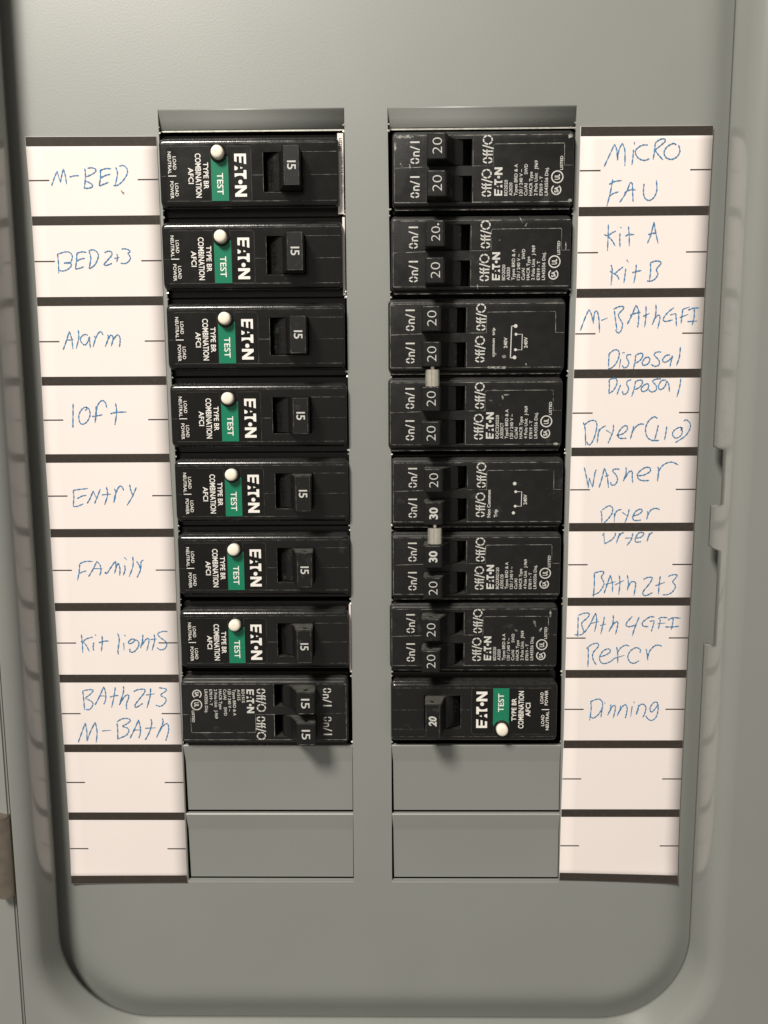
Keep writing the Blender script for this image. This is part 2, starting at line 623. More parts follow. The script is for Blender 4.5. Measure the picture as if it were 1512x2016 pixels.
SCRIPT_L = [
    (90, 310, 8.4, [[(95,470),(140,340),(187,225)],[(187,225),(240,412)],[(240,412),(265,290),(290,185)],[(290,185),(325,310),(342,438)],[(390,322),(470,302),(550,298)],[(645,180),(655,300),(640,490)],[(690,178),(760,168),(830,200),(790,260),(665,322)],[(665,390),(740,425),(775,465),(740,500),(650,508),(630,490)],[(900,200),(905,330),(880,465)],[(900,212),(990,182),(1080,185)],[(910,335),(1000,290),(1070,275)],[(880,468),(960,440),(1035,408)],[(1155,160),(1185,260),(1150,455)],[(1215,145),(1280,130),(1340,180),(1345,270),(1270,390),(1180,460),(1115,462)]]),
    (100, 470, 8.4, [[(108,240),(125,400),(130,570)],[(110,255),(230,218),(310,225),(355,290),(330,390)],[(215,405),(260,394),(325,390)],[(215,398),(260,402),(322,402)],[(330,395),(335,450),(270,510),(190,532),(140,520)],[(430,235),(425,350),(405,500)],[(430,235),(520,215),(590,225)],[(430,370),(490,335),(565,322)],[(405,500),(480,485),(545,460)],[(630,205),(660,320),(630,495)],[(625,200),(690,180),(760,215),(785,290),(740,410),(680,470),(630,490)],[(885,230),(940,205),(1000,215),(1005,270),(940,350),(880,420),(920,438),(1010,405)],[(1090,250),(1105,310),(1085,385)],[(1050,325),(1135,308)],[(1165,170),(1230,165),(1305,195),(1300,225),(1275,240),(1315,310),(1290,370),(1230,408),(1150,402)]]),
    (110, 630, 8.4, [[(118,495),(170,350),(220,185)],[(220,185),(260,310),(280,480)],[(175,325),(230,330),(290,322)],[(370,165),(375,300),(335,470)],[(525,250),(470,238),(410,290),(410,350),(470,412),(520,370),(555,270)],[(555,270),(558,360),(570,460)],[(630,265),(650,300)],[(615,440),(660,290),(720,195),(760,210),(778,248)],[(855,240),(865,300),(815,440)],[(865,320),(900,250),(935,265),(945,310),(915,430)],[(945,330),(1010,245),(1055,280),(1060,360),(1048,445)]]),
    (120, 780, 8.4, [[(200,120),(198,300),(195,515)],[(180,480),(205,490),(190,518)],[(395,240),(430,205),(410,180),(350,210),(295,310),(310,430),(360,462),(430,420),(480,310),(460,210),(410,178)],[(580,160),(575,300),(560,435)],[(590,165),(580,300),(565,430)],[(570,300),(610,140),(680,70),(735,110),(755,190)],[(510,335),(600,322),(685,305)],[(900,115),(920,260),(890,475)],[(815,290),(900,268),(1080,258)]]),
    (120, 930, 8.4, [[(200,300),(212,420),(200,555)],[(195,298),(310,280),(445,265)],[(265,435),(350,390),(420,380)],[(200,560),(270,560),(370,518)],[(430,515),(480,430),(530,305)],[(530,305),(585,430)],[(555,515),(600,400),(650,275)],[(750,240),(770,370),(720,535)],[(675,370),(830,358)],[(880,270),(905,330),(875,500)],[(872,480),(910,330),(965,230),(1010,240),(1035,300)],[(1135,200),(1155,300),(1190,380)],[(1245,245),(1180,400),(1090,545)]]),
    (130, 1080, 8.4, [[(225,255),(215,380),(190,525)],[(225,250),(320,212),(440,212)],[(215,415),(270,385),(335,368)],[(370,465),(440,350),(508,210)],[(508,210),(565,280),(575,380),(555,440)],[(445,330),(600,330)],[(640,415),(655,390),(675,410),(740,310),(815,205)],[(815,205),(825,310),(800,410)],[(805,390),(830,300),(862,235)],[(862,235),(890,330),(885,445)],[(968,275),(975,350),(945,440)],[(962,145),(1005,185)],[(1102,130),(1105,290),(1042,465)],[(1165,210),(1205,270),(1225,340)],[(1280,190),(1240,220),(1230,350),(1172,480)]]),
    (150, 1230, 7.56, [[(75,145),(90,270),(95,415)],[(75,240),(90,260),(150,210),(245,183)],[(95,250),(150,310),(195,398)],[(262,262),(250,330),(260,388)],[(280,145),(295,168)],[(385,165),(385,290),(372,395)],[(335,268),(400,245),(485,240)],[(615,125),(640,220),(620,380),(628,440)],[(705,270),(712,380)],[(715,150),(738,172)],[(880,225),(830,210),(780,250),(785,278),(830,270),(885,225),(930,260),(920,330),(860,400),(800,400),(800,355)],[(990,145),(985,240),(955,345)],[(960,330),(1030,225),(1075,205),(1080,260),(1048,390)],[(1160,140),(1165,240),(1128,380)],[(1105,220),(1200,208)],[(1360,102),(1290,98),(1215,130),(1240,180),(1330,250),(1345,310),(1310,360),(1250,372),(1200,338)]]),
    (140, 1330, 6.873, [[(155,205),(170,330),(180,465)],[(160,205),(250,190),(298,200),(250,260),(195,305),(260,340),(295,380),(270,440),(225,465),(200,450)],[(320,400),(380,290),(440,150)],[(440,150),(465,230),(465,330),(440,388)],[(375,275),(478,275)],[(597,155),(580,280),(547,430)],[(522,292),(580,275),(640,268)],[(708,142),(705,230),(650,400)],[(655,390),(720,285),(770,260),(778,300),(748,380),(750,455)],[(845,218),(900,190),(990,185),(990,230),(920,320),(865,395),(880,430),(968,375)],[(1075,170),(1065,290),(1025,435)],[(1012,262),(1130,245)],[(1185,165),(1280,180),(1280,210),(1210,265),(1280,310),(1270,370),(1210,415),(1145,400)]]),
    (140, 1330, 6.873, [[(95,905),(140,780),(190,640)],[(190,640),(212,760),(212,888)],[(212,888),(260,760),(325,630)],[(325,630),(350,760),(338,905)],[(418,750),(540,738)],[(620,640),(630,760),(628,868)],[(620,625),(690,585),(770,582),(800,610),(750,655),(695,685),(760,710),(780,750),(740,810),(630,855)],[(795,850),(860,720),(912,598)],[(912,598),(935,700),(935,780),(915,845)],[(835,738),(950,732)],[(1075,585),(1090,640),(1060,760),(1002,870)],[(1002,712),(1145,705)],[(1232,580),(1240,640),(1155,840)],[(1160,825),(1235,690),(1300,650),(1320,720),(1305,800),(1280,882)]]),
]
SCRIPT_R = [
    (1160, 260, 7.2, [[(210,492),(290,320),(358,172)],[(358,172),(390,250),(400,400)],[(400,400),(420,260),(468,155)],[(468,155),(505,260),(505,478)],[(628,245),(620,350),(605,465)],[(640,140),(640,180)],[(830,182),(750,185),(670,240),(655,300),(700,370),(780,400),(855,375)],[(935,160),(925,270),(905,388)],[(935,155),(1000,105),(1065,95),(1075,130),(1010,190),(935,250)],[(935,260),(980,320),(1045,392)],[(1235,182),(1190,160),(1100,210),(1060,290),(1090,360),(1165,385),(1240,350),(1285,270),(1265,178)]]),
    (1160, 260, 7.2, [[(335,665),(300,850),(250,1050)],[(280,742),(360,700),(462,685)],[(285,910),(340,870),(418,845)],[(430,998),(520,860),(580,715)],[(580,715),(610,730),(615,850),(622,985)],[(497,862),(570,820),(658,818)],[(778,730),(768,850),(790,935),(850,968),(920,920),(958,820),(952,680)]]),
    (1160, 420, 8.4, [[(318,180),(312,380),(302,620)],[(245,350),(310,368),(380,320),(442,292)],[(312,378),(380,450),(428,538)],[(508,325),(505,450),(510,555)],[(515,228),(535,240)],[(648,215),(660,350),(662,540)],[(600,380),(640,352),(745,348)],[(960,495),(1020,350),(1070,140)],[(1070,140),(1100,320),(1138,492)],[(975,352),(1030,330),(1105,325)]]),
    (1160, 420, 8.4, [[(360,850),(380,940),(360,1185)],[(340,952),(415,995),(480,945),(560,885)],[(415,995),(470,1040),(492,1095)],[(605,910),(590,1030),(573,1150)],[(620,765),(650,812)],[(778,845),(770,970),(737,1150)],[(710,982),(780,960),(862,943)],[(1012,820),(1015,950),(995,1110)],[(1005,820),(1090,788),(1170,795),(1185,830),(1130,895),(1110,940),(1135,1000),(1090,1080),(1020,1118),(955,1115)]]),
    (1130, 590, 5.815, [[(72,355),(130,200),(172,110)],[(172,110),(200,170),(222,270)],[(222,270),(235,150),(265,135),(285,220),(292,375)],[(312,237),(385,208)],[(462,125),(475,230),(492,345)],[(452,110),(510,80),(565,78),(560,110),(510,165),(520,210),(555,275),(540,350),(505,380),(475,345)],[(610,280),(660,180),(710,60)],[(710,60),(740,130),(738,250),(728,315)],[(640,180),(700,155),(762,145)],[(825,70),(822,200),(808,312)],[(790,190),(865,155)],[(938,55),(935,170),(895,285)],[(895,285),(930,210),(970,175),(985,210),(958,330)],[(1145,90),(1070,150),(1022,220),(1045,248),(1130,230)],[(1100,175),(1165,155)],[(1165,155),(1170,220),(1172,300)],[(1245,110),(1235,200),(1225,270)],[(1245,110),(1325,80)],[(1210,205),(1310,165)],[(1305,118),(1370,95),(1435,92)],[(1378,95),(1375,200),(1352,290)],[(1298,250),(1410,242)]]),
    (1130, 590, 5.815, [[(402,615),(398,700),(395,765)],[(400,620),(460,575),(510,585),(515,650),(480,730),(430,780),(390,788)],[(535,680),(518,785)],[(552,608),(585,605)],[(655,628),(610,632),(605,670),(628,715),(610,765),(570,778),(555,750)],[(705,635),(700,700),(680,790)],[(705,635),(760,612),(790,630),(760,690),(700,728)],[(855,655),(810,670),(780,725),(800,750),(850,730),(868,680),(850,655)],[(998,598),(950,598),(918,630),(970,690),(975,740),(930,762),(882,740)],[(1100,630),(1050,640),(1012,690),(1040,715),(1090,690),(1130,640)],[(1130,645),(1110,710),(1098,768)],[(1218,540),(1205,660),(1172,752)]]),
    (1130, 735, 5.815, [[(402,75),(405,150),(398,232)],[(402,75),(440,60),(485,62),(490,120),(450,195),(398,230)],[(535,130),(510,190),(493,243)],[(655,72),(610,90),(605,130),(625,170),(605,225),(565,238),(555,200)],[(705,85),(690,170),(660,265)],[(705,90),(760,75),(785,95),(760,150),(695,188)],[(845,115),(800,135),(768,180),(790,208),(840,185),(855,140),(845,115)],[(995,62),(940,65),(900,90),(940,140),(940,190),(890,212),(852,185)],[(1050,75),(1000,85),(965,150),(990,185),(1040,150),(1060,85)],[(1060,85),(1085,130),(1092,210)],[(1222,60),(1210,150),(1178,268)]]),
    (1130, 735, 5.815, [[(105,560),(128,640),(132,825)],[(120,590),(180,545),(245,545),(262,610),(230,740),(185,815),(150,800),(150,780)],[(290,635),(275,720),(265,795)],[(270,720),(300,640),(365,598)],[(368,650),(425,685)],[(450,585),(450,650),(420,730),(390,800)],[(485,712),(560,690),(610,640),(600,598),(550,620),(505,690),(520,740),(600,742)],[(685,600),(665,680),(645,750)],[(665,670),(710,610),(755,580),(800,582)],[(955,515),(915,497),(850,550),(818,640),(840,730),(900,768),(975,765)],[(965,590),(950,660),(920,768)],[(1062,605),(1050,690),(1035,762)],[(1220,655),(1240,625),(1200,620),(1140,660),(1130,710),(1170,742),(1225,710),(1240,660),(1225,615)],[(1255,548),(1285,532),(1330,570),(1325,640),(1270,720),(1160,792)]]),
    (1130, 895, 6.3, [[(127,158),(155,280),(178,410)],[(178,410),(188,290)],[(188,290),(230,405)],[(230,405),(262,220),(282,190)],[(310,410),(350,280),(375,165)],[(375,165),(410,260),(428,410)],[(385,270),(435,252)],[(565,180),(510,178),(478,200),(520,250),(540,310),(510,370),(465,375),(455,340)],[(645,155),(645,230),(610,330)],[(615,320),(680,215),(720,210),(722,280),(728,350)],[(790,262),(870,250),(945,205),(935,160),(870,165),(790,235),(800,300),(860,322),(932,318)],[(1040,150),(1050,200),(1035,330)],[(1035,310),(1060,190),(1120,120),(1210,92),(1295,128)]]),
    (1130, 895, 6.3, [[(335,695),(345,760),(345,842)],[(352,685),(430,635),(478,660),(470,730),(420,800),(375,842)],[(500,725),(500,842)],[(500,770),(530,700),(590,678)],[(600,715),(655,755)],[(685,675),(665,760),(630,842)],[(730,760),(800,740),(845,700),(825,675),(770,700),(728,770),(750,815),(830,810)],[(910,700),(915,740),(900,805)],[(905,770),(950,690),(1010,665),(1062,680)]]),
    (1130, 1040, 6.3, [[(370,55),(378,190)],[(352,90),(368,60)],[(510,55),(512,85),(470,140),(380,192)],[(568,60),(550,110),(525,185)],[(540,130),(580,70),(620,52)],[(635,122),(720,118)],[(730,60),(710,140),(655,212)],[(770,120),(830,110),(865,70),(850,52),(800,60),(760,125),(770,170),(830,165)],[(935,60),(925,100),(905,162)],[(915,120),(940,75),(975,50)]]),
    (1130, 1040, 6.3, [[(252,555),(252,700),(240,850)],[(250,555),(330,535),(372,545),(340,600),(345,620),(372,680),(350,740),(300,800),(222,830)],[(372,808),(410,700),(450,580)],[(450,580),(478,690),(475,790)],[(392,695),(515,660)],[(562,585),(570,680),(555,822)],[(510,700),(622,645)],[(660,578),(675,680),(662,770)],[(665,740),(710,665),(760,670),(762,720),(742,835)],[(860,635),(910,610),(970,612),(940,680),(860,780),(860,825),(900,832),(972,797)],[(1070,590),(1055,700),(1048,815)],[(1010,712),(1128,668)],[(1168,598),(1220,578),(1280,580),(1250,630),(1225,665),(1260,720),(1220,790),(1160,822),(1098,825)]]),
    (1120, 1190, 6.3, [[(115,150),(112,280),(108,400)],[(115,135),(190,108),(250,112),(235,160),(160,230),(170,290),(185,340),(150,375),(68,375)],[(190,352),(260,250),(330,105)],[(330,105),(345,200),(318,335)],[(270,235),(375,212)],[(440,150),(425,240),(395,365)],[(388,262),(462,240)],[(550,130),(545,230),(495,335)],[(500,325),(560,235),(605,215),(600,280),(578,368)],[(785,148),(720,220),(710,260),(750,275),(820,255)],[(872,152),(820,280),(785,388)],[(1060,155),(1000,155),(915,220),(920,265),(985,275)],[(1000,210),(1055,205),(1045,260),(1022,335)],[(1135,185),(1125,240),(1108,305)],[(1110,180),(1150,160),(1225,165)],[(1100,240),(1200,228)],[(1225,195),(1290,165),(1385,170)],[(1295,170),(1285,240),(1270,310)],[(1192,278),(1290,278),(1365,268)]]),
    (1120, 1190, 6.3, [[(240,535),(240,650),(235,775)],[(218,548),(280,498),(350,480),(365,520),(300,600),(300,680),(340,752)],[(390,650),(470,620),(515,580),(490,550),(420,580),(380,660),(400,720),(450,732),(520,705),(560,670)],[(592,525),(605,620),(605,725)],[(600,600),(640,540),(700,505),(748,515)],[(560,668),(690,630)],[(880,600),(885,560),(830,535),(760,580),(730,650),(760,715),(810,728),(868,697)],[(958,550),(970,620),(978,692)],[(975,670),(1000,580),(1060,515),(1110,503),(1155,518)]]),
    (1140, 1360, 8.4, [[(195,185),(200,300),(175,490)],[(185,182),(290,140),(350,145),(388,200),(380,290),(320,390),(240,450),(190,430)],[(385,265),(375,350),(360,440)],[(418,192),(432,212)],[(525,225),(520,300),(472,405)],[(490,370),(550,260),(595,245),(595,330),(562,450)],[(688,245),(680,300),(630,410)],[(640,390),(710,270),(765,228),(795,280),(785,370),(765,450)],[(878,255),(852,432)],[(905,180),(915,205)],[(985,230),(975,310),(945,390)],[(945,390),(960,330),(1000,240),(1060,220),(1105,270),(1090,360),(1055,438)],[(1300,235),(1290,190),(1235,195),(1175,280),(1190,350),(1240,320),(1310,225)],[(1310,225),(1305,330),(1270,440),(1200,490),(1140,465),(1105,415)]]),
]
CARDS = [
    ("left", [(49,269),(62,425),(72,584),(81,741),(88.5,893),(98.4,1041),(107,1187),(116,1328),(125.5,1466),(134,1600),(140,1724),(141.3,1739)],
     [(308,268),(315,425),(321,584),(327.5,741),(333.5,893),(342,1041),(347,1187),(352,1328),(358,1466),(363.5,1600),(368,1724),(369.5,1739)],
     [278.2,433.9,593,750,902.3,1049.5,1195,1336,1473.3,1607,1731], 188, SCRIPT_L,
     "white card with black bars left of the breakers, handwriting reading M-BED first"),
    ("right", [(1143.5,249),(1139,406.5),(1135,568),(1130,727),(1124.7,880),(1120,1029),(1117,1176),(1113,1318),(1109.7,1457),(1105,1592),(1101.5,1716),(1101,1733)],
     [(1405,247),(1396.5,405),(1388,566),(1380.5,725.5),(1374,880),(1366.6,1029),(1359.5,1176),(1352,1318),(1345,1457.5),(1338.5,1593),(1334,1718),(1333.5,1737.5)],
     [257.8,415.5,576.5,735.2,889,1037.5,1184.5,1326.7,1465.4,1601,1726], 1270, SCRIPT_R,
     "white card with black bars right of the breakers, handwriting reading MICRO first")]
for side, le, re, bars, bx, script, lab in CARDS:
    LE = [survey(*p, 0.3) for p in le]
    RE = [survey(*p, 0.3) for p in re]
    BY = [survey(bx, y, 0.3)[1] for y in bars]
    cx, cy = (LE[0][0] + RE[0][0]) / 2, (LE[0][1] + LE[-1][1]) / 2
    root = thing("label_card", lab, "label card", W(cx, cy, 0), "handwritten label cards beside the breakers")

    def ex(E, y):
        for (x0, y0), (x1, y1) in zip(E, E[1:]):
            if y <= y1:
                return x0 + (x1 - x0) * (y - y0) / (y1 - y0)
        return E[-1][0]

    def lift(x, y):
        """the lower outer corner of the card has curled off the plate a little"""
        u = (x - ex(LE, y)) / (ex(RE, y) - ex(LE, y))
        if side == "left":
            u = 1 - u
        t = max(0, (y - (LE[-1][1] - 9)) / 9)
        return 0.22 + 0.5 * t * t * max(0, u) ** 2

    bm = bmesh.new()
    ytop, ybot = LE[0][1], LE[-1][1]
    nr, nc = 60, 8
    rows = []
    for i in range(nr + 1):
        row = []
        for j in range(nc + 1):
            u = j / nc
            t0 = LE[0][1] + (LE[-1][1] - LE[0][1]) * i / nr
            t1 = RE[0][1] + (RE[-1][1] - RE[0][1]) * i / nr
            y = t0 + (t1 - t0) * u
            x = ex(LE, y) + (ex(RE, y) - ex(LE, y)) * u
            row.append(bm.verts.new(P(x - cx, y - cy, lift(x, y))))
        rows.append(row)
    for a, b in zip(rows, rows[1:]):
        for j in range(nc):
            bm.faces.new((a[j], a[j + 1], b[j + 1], b[j]))
    me = finish(bm, "card_sheet", M_PAPER, True)
    if me.polygons[0].normal.y > 0:
        me.flip_normals()
    sheet = link("card_sheet", me, root)
    s = sheet.modifiers.new("thickness", 'SOLIDIFY')
    s.thickness = 0.0002
    s.offset = -1
    BH = 1.43
    for k, y in enumerate(BY):
        F = Flat()
        n = 10
        lo, hi = y - BH, y + BH
        if k == 0:
            lo = max(lo, ytop + 0.05)
        if k == 10:
            hi = min(hi, ybot - 0.02)
        m = 8 if k == 10 else 1
        for i, r in [(i, r) for i in range(n) for r in range(m)]:
            q = []
            la, lb = lo + (hi - lo) * r / m, lo + (hi - lo) * (r + 1) / m
            for u, yy in ((i / n, la), ((i + 1) / n, la), ((i + 1) / n, lb), (i / n, lb)):
                if k == 0:
                    yy += (RE[0][1] - LE[0][1]) * (u - 0.5)
                if k == 10:
                    yy += (RE[-1][1] - LE[-1][1]) * u
                x = ex(LE, yy) + 0.06 + (ex(RE, yy) - ex(LE, yy) - 0.12) * u
                q.append((x, yy))
            v0 = len(F.v)
            F.v += [P(x - cx, yy - cy, lift(x, yy) + (0.07 if k == 10 else 0.03)) for x, yy in q]
            F.f.append((v0, v0 + 1, v0 + 2, v0 + 3))
        link("printed_bar", F.mesh("printed_bar", M_BAR), root)
        if k < 10:
            ym = (BY[k] + BY[k + 1]) / 2 + (-0.35 if k == 0 else 0.3 if k == 9 else 0)
            for sgn in (0, 1):
                F = Flat()
                if sgn == 0:
                    a, b = ex(LE, ym) + 0.06, ex(LE, ym) + 6.6
                else:
                    a, b = ex(RE, ym) - 6.6, ex(RE, ym) - 0.06
                F.rect(a - cx, b - cx, ym - 0.2 - cy, ym + 0.2 - cy, 0.26)
                link("tick_line", F.mesh("tick_line", M_TICK), root)
    for ox, oy, sc, strokes in script:
        F = Flat()
        for i, st in enumerate(strokes):
            pts = [survey(ox + a / sc, oy + b / sc, 0.3) for a, b in smooth_line(st)]
            F.ribbon([(x - cx, y - cy) for x, y in pts], 0.48, 0.28 + 0.004 * (i % 12), taper=True)
        link("handwriting", F.mesh("handwriting", M_INK), root)
    if side == "left":
        F = Flat()
        for st in ([(1240, 540), (1265, 570), (1292, 592)], [(1255, 565), (1275, 600), (1285, 608)], [(1250, 550), (1275, 575), (1298, 588)]):
            pts = [survey(90 + a / 8.4, 310 + b / 8.4, 0.3) for a, b in st]
            F.ribbon([(x - cx, y - cy) for x, y in pts], 0.4, 0.3, taper=True)
        link("smudge", F.mesh("smudge", M_SMUDGE), root)

# ------------------------------------------------------------------ the breakers
HF = 2.5                      # the breaker faces stand 2.5 mm proud of the plate
LEDGE = -3.2


def body_mesh(name, w, hgt, ledge_y, ledge_x, rnd, mat, windows):
    a, b = w / 2, hgt / 2
    bm = bmesh.new()
    my, mx = 25.2 / 2, ledge_x
    rings = []
    rings.append((rrect(mx, my, 0.4), -40))
    rings.append((rrect(mx, my, 0.4), LEDGE - 0.3))
    rings.append((rrect(mx - 0.3, my - 0.3, 0.4), LEDGE))
    rings.append((rrect(a + 0.55, b + rnd + 0.45, 1.5), LEDGE))
    rings.append((rrect(a + 0.45, b + rnd + 0.25, 1.5), HF - 1.6))
    for t in range(0, 7):
        ph = math.radians(90 * t / 6)
        rings.append((rrect(a + 0.4 * math.cos(ph), b + rnd * math.cos(ph), 1.4), HF - 1.4 + 1.4 * math.sin(ph)))
    loft(bm, rings)
    me = finish(bm, name, mat)
    cut = []
    for x0, x1, y0, y1 in windows:
        bm = bmesh.new()
        box_bm(bm, x0, x1, y0, y1, HF - 12, HF + 3)
        cut.append(finish(bm, "cut", mat))
    res = boolean(me, cut)
    res.name = name
    if not res.materials:
        res.materials.append(mat)
    return angle_smooth(res, 30)


def handle_mesh(name, prof, y0, y1, hole):
    bm = bmesh.new()
    a = [bm.verts.new(P(x, y0, HF + h)) for x, h in prof]
    b = [bm.verts.new(P(x, y1, HF + h)) for x, h in prof]
    n = len(prof)
    for i in range(n):
        bm.faces.new((a[i], a[(i + 1) % n], b[(i + 1) % n], b[i]))
    bm.faces.new(a)
    bm.faces.new(b)
    bmesh.ops.recalc_face_normals(bm, faces=bm.faces)
    ends = [e for e in bm.edges if abs(e.verts[0].co.z - e.verts[1].co.z) < 1e-7]
    bmesh.ops.bevel(bm, geom=ends, offset=0.00022, segments=2, affect='EDGES')
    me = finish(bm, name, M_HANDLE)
    cut = []
    for yc in (y0, y1):
        bm = bmesh.new()
        c = [(hole[0] + 0.75 * math.cos(t * math.pi / 6), HF + hole[1] + 0.75 * math.sin(t * math.pi / 6)) for t in range(12)]
        p = [bm.verts.new(P(x, yc - 1.6, h)) for x, h in c]
        q = [bm.verts.new(P(x, yc + 1.6, h)) for x, h in c]
        for i in range(12):
            bm.faces.new((p[i], p[(i + 1) % 12], q[(i + 1) % 12], q[i]))
        bm.faces.new(p)
        bm.faces.new(q)
        cut.append(finish(bm, "cut", M_HANDLE))
    res = boolean(me, cut)
    res.name = name
    if not res.materials:
        res.materials.append(M_HANDLE)
    return angle_smooth(res, 30)


def brand(F, x0, x1, y0, y1, h, turn):
    """the maker's five-part word mark, s along the word, t up the letters"""
    def T(s, t):
        if turn == 'cw':
            return x0 + t * (x1 - x0), y0 + s * (y1 - y0)
        return x1 - t * (x1 - x0), y1 - s * (y1 - y0)

    def poly(pts):
        F.poly([T(*p) for p in pts], h)
    # E: back and three arms with a slanting end
    poly([(0, 0), (0.062, 0), (0.062, 1), (0, 1)])
    poly([(0.062, 0.80), (0.232, 0.80), (0.245, 1), (0.062, 1)])
    poly([(0.062, 0.41), (0.205, 0.41), (0.217, 0.60), (0.062, 0.60)])
    poly([(0.062, 0), (0.175, 0), (0.190, 0.20), (0.062, 0.20)])
    # A: apex and foot
    poly([(0.300, 0.50), (0.352, 0.50), (0.332, 0.72)])
    poly([(0.275, 0), (0.385, 0), (0.380, 0.14), (0.365, 0.23), (0.345, 0.27), (0.318, 0.27)])
    # T
    poly([(0.380, 0.76), (0.578, 0.76), (0.590, 1), (0.380, 1)])
    poly([(0.455, 0), (0.545, 0), (0.518, 0.2), (0.505, 0.42), (0.512, 0.60), (0.540, 0.76), (0.455, 0.76)])
    # dot
    c = T(0.657, 0.47)
    F.disc(c[0], c[1], abs(y1 - y0) * 0.052, h, 18)
    # N
    poly([(0.735, 0), (0.805, 0), (0.805, 1), (0.735, 1)])
    poly([(0.930, 0), (1, 0), (1, 1), (0.930, 1)])
    poly([(0.805, 1), (0.805, 0.60), (0.930, 0), (0.930, 0.40)])


def stencil(F, word, x0, x1, y1, h, length):
    """the stencilled On/I and Off/O marks, reading upwards from y1, letter tops towards x0"""
    cap = x1 - x0

    def T(s, t):
        return x1 - t * cap, y1 - s * length
    L = {"On/I": 2.47, "Off/O": 2.86}[word]

    def line(pts, w=0.135):
        F.ribbon([T(s / L, t) for s, t in pts], w * cap, h)

    def arc(cx, cy, rx, ry, a0, a1, w=0.135):
        line([(cx + rx * math.cos(math.radians(a0 + (a1 - a0) * i / 8)), cy + ry * math.sin(math.radians(a0 + (a1 - a0) * i / 8))) for i in range(9)], w)
    for a0 in (11, 101, 191, 281):
        arc(0.33, 0.5, 0.25, 0.43, a0, a0 + 68)
    if word == "On/I":
        line([(0.88, 0), (0.88, 0.64)])
        arc(1.09, 0.40, 0.20, 0.21, 165, 0)
        line([(1.29, 0.42), (1.29, 0)])
        line([(1.50, -0.02), (1.86, 1.0)], 0.12)
        line([(2.32, 0), (2.32, 1)], 0.16)
    else:
        for c in (0.90, 1.24):
            line([(c, 0), (c, 0.78)])
            arc(c + 0.14, 0.78, 0.14, 0.15, 180, 75)
        line([(0.72, 0.58), (1.42, 0.58)], 0.12)
        line([(1.50, -0.08), (1.84, 1.02)], 0.12)
        for a0 in range(8, 368, 60):
            arc(2.38, 0.5, 0.42, 0.43, a0 + 6, a0 + 54)


# ---- arc-fault breaker: one kind, eight of them
AW, AH = 56.5, 17.3
au = lambda cx: ((cx - 112) / 1243 - 0.5) * AW
av = lambda cy: ((cy - 100) / 390 - 0.5) * AH


def abox(x0, x1, y0, y1):
    return au(x0), au(x1), av(y0), av(y1)


AWIN = (au(835), au(1112), av(162), av(430))
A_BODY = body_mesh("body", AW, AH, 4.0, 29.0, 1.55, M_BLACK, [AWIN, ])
xa = au(835)
A_PROF = [(xa + .15, -6), (xa + .15, -3.2), (xa + 1.6, -1.9), (xa + 3.6, -0.8), (xa + 5.1, 0.2), (xa + 6.1, 2.5), (xa + 6.9, 6.4), (xa + 7.3, 7.7), (xa + 7.9, 8.2), (xa + 12.1, 8.2), (xa + 12.55, 7.8), (xa + 12.45, 4), (xa + 12.2, -0.5), (xa + 12.0, -6)]
A_HANDLE = handle_mesh("handle", A_PROF, av(166), av(426), (xa + 10.0, 5.6))
AFC = (xa + 10.0, (av(166) + av(426)) / 2)


def number_mesh(s, cx, cy, cap, length, turn, hh, bold=0.012, shear=0.0):
    F = Flat()
    letter(F, s, (cx - cap / 2, cx + cap / 2, cy - length / 2, cy + length / 2), HF + hh + 0.03, turn, bold, shear)
    return F.mesh("rating_number", M_NUMBER)


A_15 = number_mesh("I5", AFC[0] + 0.1, AFC[1], 2.75, 2.55, 'cw', 8.2)
A_20 = number_mesh("20", AFC[0] + 0.1, AFC[1], 2.55, 3.5, 'cw', 8.2, 0.035, 0.16)
BX, BY_ = au(523), av(171)
# sticker with a bay for the test button
bm = bmesh.new()
x0, x1, y0, y1 = abox(155, 752, 122, 486)
pts = []
for t in range(5):
    a = math.radians(180 + 90 * t / 4)
    pts.append((x0 + 1 + math.cos(a), y0 + 1 + math.sin(a)))
br = 2.75
pts.append((BX - br, y0))
for t in range(13):
    a = math.radians(180 - 180 * t / 12)
    pts.append((BX + br * math.cos(a), BY_ + br * math.sin(a)))
pts.append((BX + br, y0))
for t in range(5):
    a = math.radians(270 + 90 * t / 4)
    pts.append((x1 - 1 + math.cos(a), y0 + 1 + math.sin(a)))
for t in range(5):
    a = math.radians(0 + 90 * t / 4)
    pts.append((x1 - 0.6 + 0.6 * math.cos(a), y1 - 0.6 + 0.6 * math.sin(a)))
for t in range(5):
    a = math.radians(90 + 90 * t / 4)
    pts.append((x0 + 0.6 + 0.6 * math.cos(a), y1 - 0.6 + 0.6 * math.sin(a)))
a = [bm.verts.new(P(x, y, HF)) for x, y in pts]
b = [bm.verts.new(P(x, y, HF + 0.07)) for x, y in pts]
for i in range(len(pts)):
    bm.faces.new((a[i], a[(i + 1) % len(pts)], b[(i + 1) % len(pts)], b[i]))
bm.faces.new(b)
A_STICK = finish(bm, "sticker", M_STICK)
F = Flat()
F.ribbon([p for p in pts[2:-2]], 0.10, HF + 0.085)
A_SEDGE = F.mesh("sticker_edge", material("sticker_edge", (0.014, 0.0135, 0.012), 0.4, scuff=(0.13, 0.125, 0.11), sscale=300, slo=0.40, shi=0.75))
HS = HF + 0.10
F = Flat()
gx0, gx1, gy1 = au(469), au(590), av(487)
arc = [(BX + 2.75 * math.cos(math.radians(t)), BY_ + 2.75 * math.sin(math.radians(t))) for t in range(168, 11, -12)]
arc = [p for p in arc if gx0 < p[0] < gx1]
ga = av(200)
F.poly([(gx0, ga)] + arc + [(gx1, ga), (gx1, gy1), (gx0, gy1)], HS - 0.01)
A_GREEN = F.mesh("test_stripe", M_GREEN)
F = Flat()
